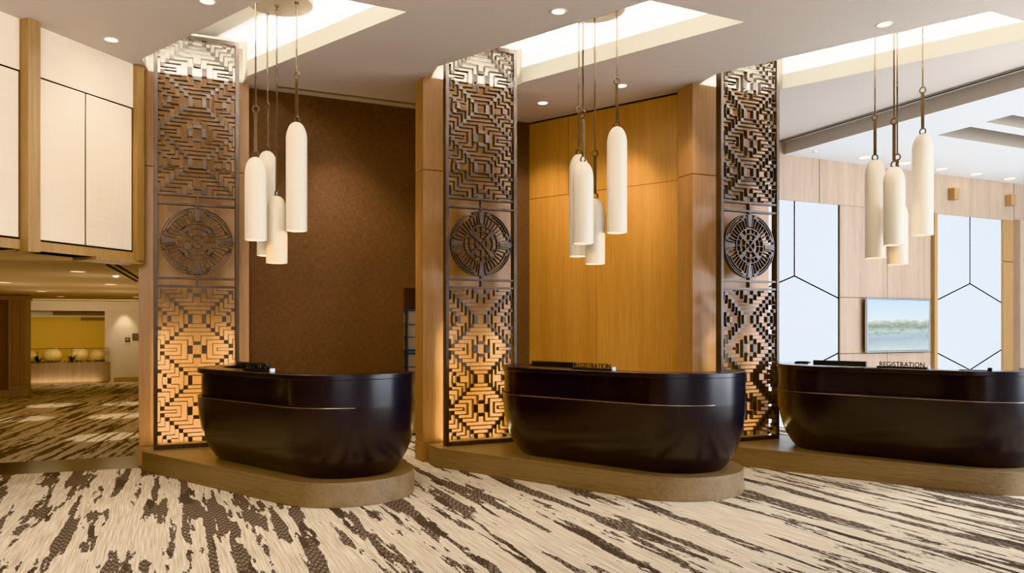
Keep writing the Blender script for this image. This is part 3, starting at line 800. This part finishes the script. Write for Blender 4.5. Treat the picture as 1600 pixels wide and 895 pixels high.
t = thing('air_diffuser', 'black double-slot air diffuser in the corridor ceiling by the pier', 'air vent', (-4.30, 8.3, 2.14), math.atan2(2.6, -1.0))
MB().box(0, 3.2, 0, .04, -.006, .01).build('slot', M['line'], t); MB().box(0, 3.2, .09, .13, -.006, .01).build('slot', M['line'], t)
for (x, y, e) in ((-5.52, 10.0, 80), (-6.57, 12.4, 80), (-8.7, 14.1, 80), (-7.46, 14.46, 80), (-7.9, 11.95, 70), (-7.6, 17.4, 70)):
    spot((x, y-.3, 2.12), (x+.1, y+.1, 0), e, (1, .82, .56), 26, .5)
    light('POINT', 'corridor_fill', (x, y, 1.7), 4.0, (1, .78, .52), shadow_soft_size=.4)
for x in (-1.0, .35):
    p = on_c(x, -.15, 2.06); q = on_c(x, .15, 1.2); spot(p, q, 22, (1, .9, .74), 60, .9)
p = on_c(-1.2, 1.6, 1.3); light('AREA', 'niche_wash', p, 16, (1, .80, .42), on_c(-1.2, 3.2, 1.1), shape='RECTANGLE', size=4, size_y=.4)
light('AREA', 'boulder_fill', on_c(-1.0, .22, .90), 2.2, (1, .85, .5), on_c(-1.0, .6, .7), shape='RECTANGLE', size=2.4, size_y=.1)  # added fill to brighten the boulders, no lamp in the planter
light('AREA', 'planter_wash', on_c(-1.0, -.12, .03), 2.2, (1, .74, .42), on_c(-1.0, .1, .5), shape='RECTANGLE', size=1.6, size_y=.05)

light('AREA', 'corridor_wall_fill', on_c(-.6, -1.6, 1.9), 18, (1, .84, .62), on_c(-.4, .1, 1.5), shape='RECTANGLE', size=3.5, size_y=.2)  # added fill to brighten the back wall, not a fitting
light('AREA', 'corridor_upfill', (-7.2, 12.5, .25), 26, (1, .78, .5), (-7.2, 12.5, 2.1), shape='RECTANGLE', size=3, size_y=8)  # added fill lifting the corridor ceiling, no fitting stands here
# ------------------------------------------------------------------ far right wall
wf = sroot('wall_right', (3.95, 11.15, 0), TH)
MB().box(-2.2, 10, .0, .2, 0, 4.3).build('white_panels', M['white'], wf, smooth=False)
MB().box(-2.2, 10, -.05, 0, 3.325, 4.2).build('upper_band', M['pale'], wf, smooth=False)
for x in (.7, 5.30): MB().box(x, x+.008, -.052, -.048, 3.325, 4.2).build('seam', M['line'], wf, smooth=False)
MB().box(1.155, 2.176, -.03, 0, 0, 3.325).build('wood_panel', M['pale'], wf, smooth=False)
MB().box(2.184, 3.19, -.03, 0, 0, 3.325).build('wood_panel', M['pale'], wf, smooth=False)
for z in (1.917, 1.054): MB().box(1.155, 3.19, -.032, -.028, z-.004, z+.004).build('seam', M['line'], wf, smooth=False)
MB().box(3.19, 3.27, -.10, 0, 0, 3.325).build('post', M['oak'], wf, smooth=False); MB().box(3.27, 3.30, -.04, 0, 0, 3.325).build('post_edge', M['silver'], wf, smooth=False)
MB().box(5.03, 5.31, -.04, .0, 0, 3.325).build('post', M['oak'], wf, smooth=False)
MB().box(5.31, 8, -.16, 0, 0, 3.325).build('wood_panel', M['pale'], wf, smooth=False); MB().box(5.4, 8, -.28, -.16, 2.61, 2.66).build('shelf', M['oak'], wf, smooth=False)
MB().box(5.03, 5.31, -.042, -.03, 2.60, 2.61).build('seam', M['line'], wf, smooth=False)
def seam(x0, z0, x1, z1, w=.011):
    d = Vector((x1-x0, z1-z0)).normalized(); q = Vector((-d.y, d.x))*w
    MB().prismY([(x0-q.x, z0-q.y), (x1-q.x, z1-q.y), (x1+q.x, z1+q.y), (x0+q.x, z0+q.y)], -.006, 0).build('seam', M['line'], wf, smooth=False)
seam(.255, 2.218, .255, 3.325); seam(.255, 2.218, 1.155, 1.90); seam(.255, 2.218, -.645, 1.90); seam(1.155, 1.066, .255, .745); seam(-.645, 1.066, .255, .745); seam(-.645, 1.066, -.645, 1.9)
seam(4.205, 2.2, 4.205, 3.325); seam(4.205, 2.2, 3.30, 1.88); seam(4.205, 2.2, 5.03, 1.89); seam(3.30, 1.065, 4.205, .735); seam(5.03, 1.065, 4.205, .735); seam(1.15, 0, 1.15, 3.32)
def on_f(x, y, z): p = Vector((3.95, 11.15, 0))+D1*x+N1*y; return (p.x, p.y, z)
for x, lab in ((3.62, 'left'), (5.09, 'right')):
    t = thing('wall_sconce', 'small square oak sconce block high on the far wall, the '+lab+' one', 'wall sconce', on_f(x, -.05, 3.66), TH, 'sconce blocks on the far wall')
    MB().box(-.04, .09, -.12, 0, -.095, .095).build('block', M['oak'], t, bevel=.004); MB().box(-.02, .07, -.10, -.01, .0951, .098).build('diffuser', M['lensdim'], t)
t = thing('television', 'wide flat television with silver frame on the far wood-panelled wall', 'television', on_f(2.315, -.03, 1.488), TH)
MB().box(-.70, .70, -.10, -.04, -.40, .40).build('housing', M['black'], t, bevel=.004)
MB().box(-.69, .69, -.104, -.10, -.395, .395).build('screen', M['tv'], t, smooth=False)
f = MB(); f.box(-.715, .715, -.108, -.07, -.422, -.40); f.box(-.715, .715, -.108, -.07, .40, .422); f.box(-.715, -.69, -.108, -.07, -.40, .40); f.box(.69, .715, -.108, -.07, -.40, .40)
f.build('bezel', M['silver'], t, smooth=False); MB().box(-.2, .2, -.04, 0, -.15, .15).build('wall_bracket', M['black'], t, smooth=False)
t = thing('sprinkler', 'tiny white sprinkler head in the low ceiling near the dark screen', 'sprinkler', (4.35, 10.9, H2)); MB().lathe([(.0005, -.02), (.02, -.018), (.035, -.004), (.04, 0)], 16).build('cover', M['ring'], t)

# ------------------------------------------------------------------ lighting
spot((1.226, 8.40, H-.03), (.9, 9.6, 1.2), 210, (1, .80, .52), 75, .9)
spot((.37, 9.05, H-.03), (.0, 10.2, 1.5), 170, (1, .80, .52), 75, .9)
spot((1.75, 7.9, H-.03), (1.7, 8.9, 1.0), 100, (1, .80, .54), 70, .9)
spot((-1.9, 8.0, H-.03), (-1.9, 9.1, 1.7), 330, (1, .82, .60), 70, 1)
for x, y, l in DL[:3]+DL[5:]: spot((x, y, H-.03), (x+.05, y+.1, 0), 60, WARM2, 100, .9)
spot((-3.7, 7.15, H-.03), (-4.15, 7.3, 3.2), 10, WARM2, 110, 1)
light('AREA', 'entrance_daylight', (.5, -2.6, 2.0), 100, (.92, .95, 1), (.5, 6.0, 1.2), shape='RECTANGLE', size=5, size_y=2.6)
light('AREA', 'corridor_down_fill', (-7.6, 13.5, 2.1), 6, (1, .80, .54), (-7.6, 13.5, 0), shape='RECTANGLE', size=4, size_y=9)  # added general warm fill for the corridor, not a ceiling fitting
light('AREA', 'hall_fill', (-.5, 1.0, 4.0), 62, (1, .93, .84), (-.5, 5.5, 0), shape='RECTANGLE', size=7, size_y=3)
light('AREA', 'left_fill', (-2.2, 2.5, 3.2), 85, (1, .86, .70), (-4.4, 7.0, 2.9), shape='RECTANGLE', size=2, size_y=1.5)
light('AREA', 'daylight_windows', (10.5, 3.0, 2.4), 820, COOL, (3.0, 7.0, .8), shape='RECTANGLE', size=7, size_y=3.6)
light('AREA', 'atrium_daylight', (9.0, 6.6, 2.2), 390, (.80, .89, 1), (7.0, 13.0, 2.3), shape='RECTANGLE', size=6, size_y=3.6)
light('POINT', 'store_fill', (-1.6, 9.75, 2.0), 5, WARM2, shadow_soft_size=.1)  # added fill so the store room floor is lit, no lamp there

w = bpy.data.worlds.new('world'); sc.world = w; w.use_nodes = True; nt = w.node_tree; bg = nt.nodes['Background']
tc = nt.nodes.new('ShaderNodeTexCoord'); sx = nt.nodes.new('ShaderNodeSeparateXYZ'); nt.links.new(tc.outputs['Generated'], sx.inputs[0])
mr = nt.nodes.new('ShaderNodeMapRange'); mr.inputs[1].default_value = -1; mr.inputs[2].default_value = 1; nt.links.new(sx.outputs[0], mr.inputs[0])
cr = nt.nodes.new('ShaderNodeValToRGB'); cr.color_ramp.elements[0].color = (.10, .075, .05, 1); cr.color_ramp.elements[0].position = .1
cr.color_ramp.elements[1].color = (.80, .90, 1.0, 1); e = cr.color_ramp.elements.new(.5); e.color = (.42, .38, .34, 1)
nt.links.new(mr.outputs[0], cr.inputs[0]); nt.links.new(cr.outputs[0], bg.inputs[0]); bg.inputs[1].default_value = .55

sc.view_settings.view_transform = 'Khronos PBR Neutral'; sc.view_settings.exposure = .12; sc.view_settings.gamma = 1.10

cam = bpy.data.cameras.new('camera'); co = bpy.data.objects.new('camera', cam); COL.objects.link(co)
co.location = (0, 0, 1.45); co.rotation_euler = (PI/2, 0, 0); cam.sensor_width = 36; cam.lens = 36*1187/1600; cam.shift_y = 64.5/1600
cam.clip_start = .05; cam.clip_end = 100; sc.camera = co
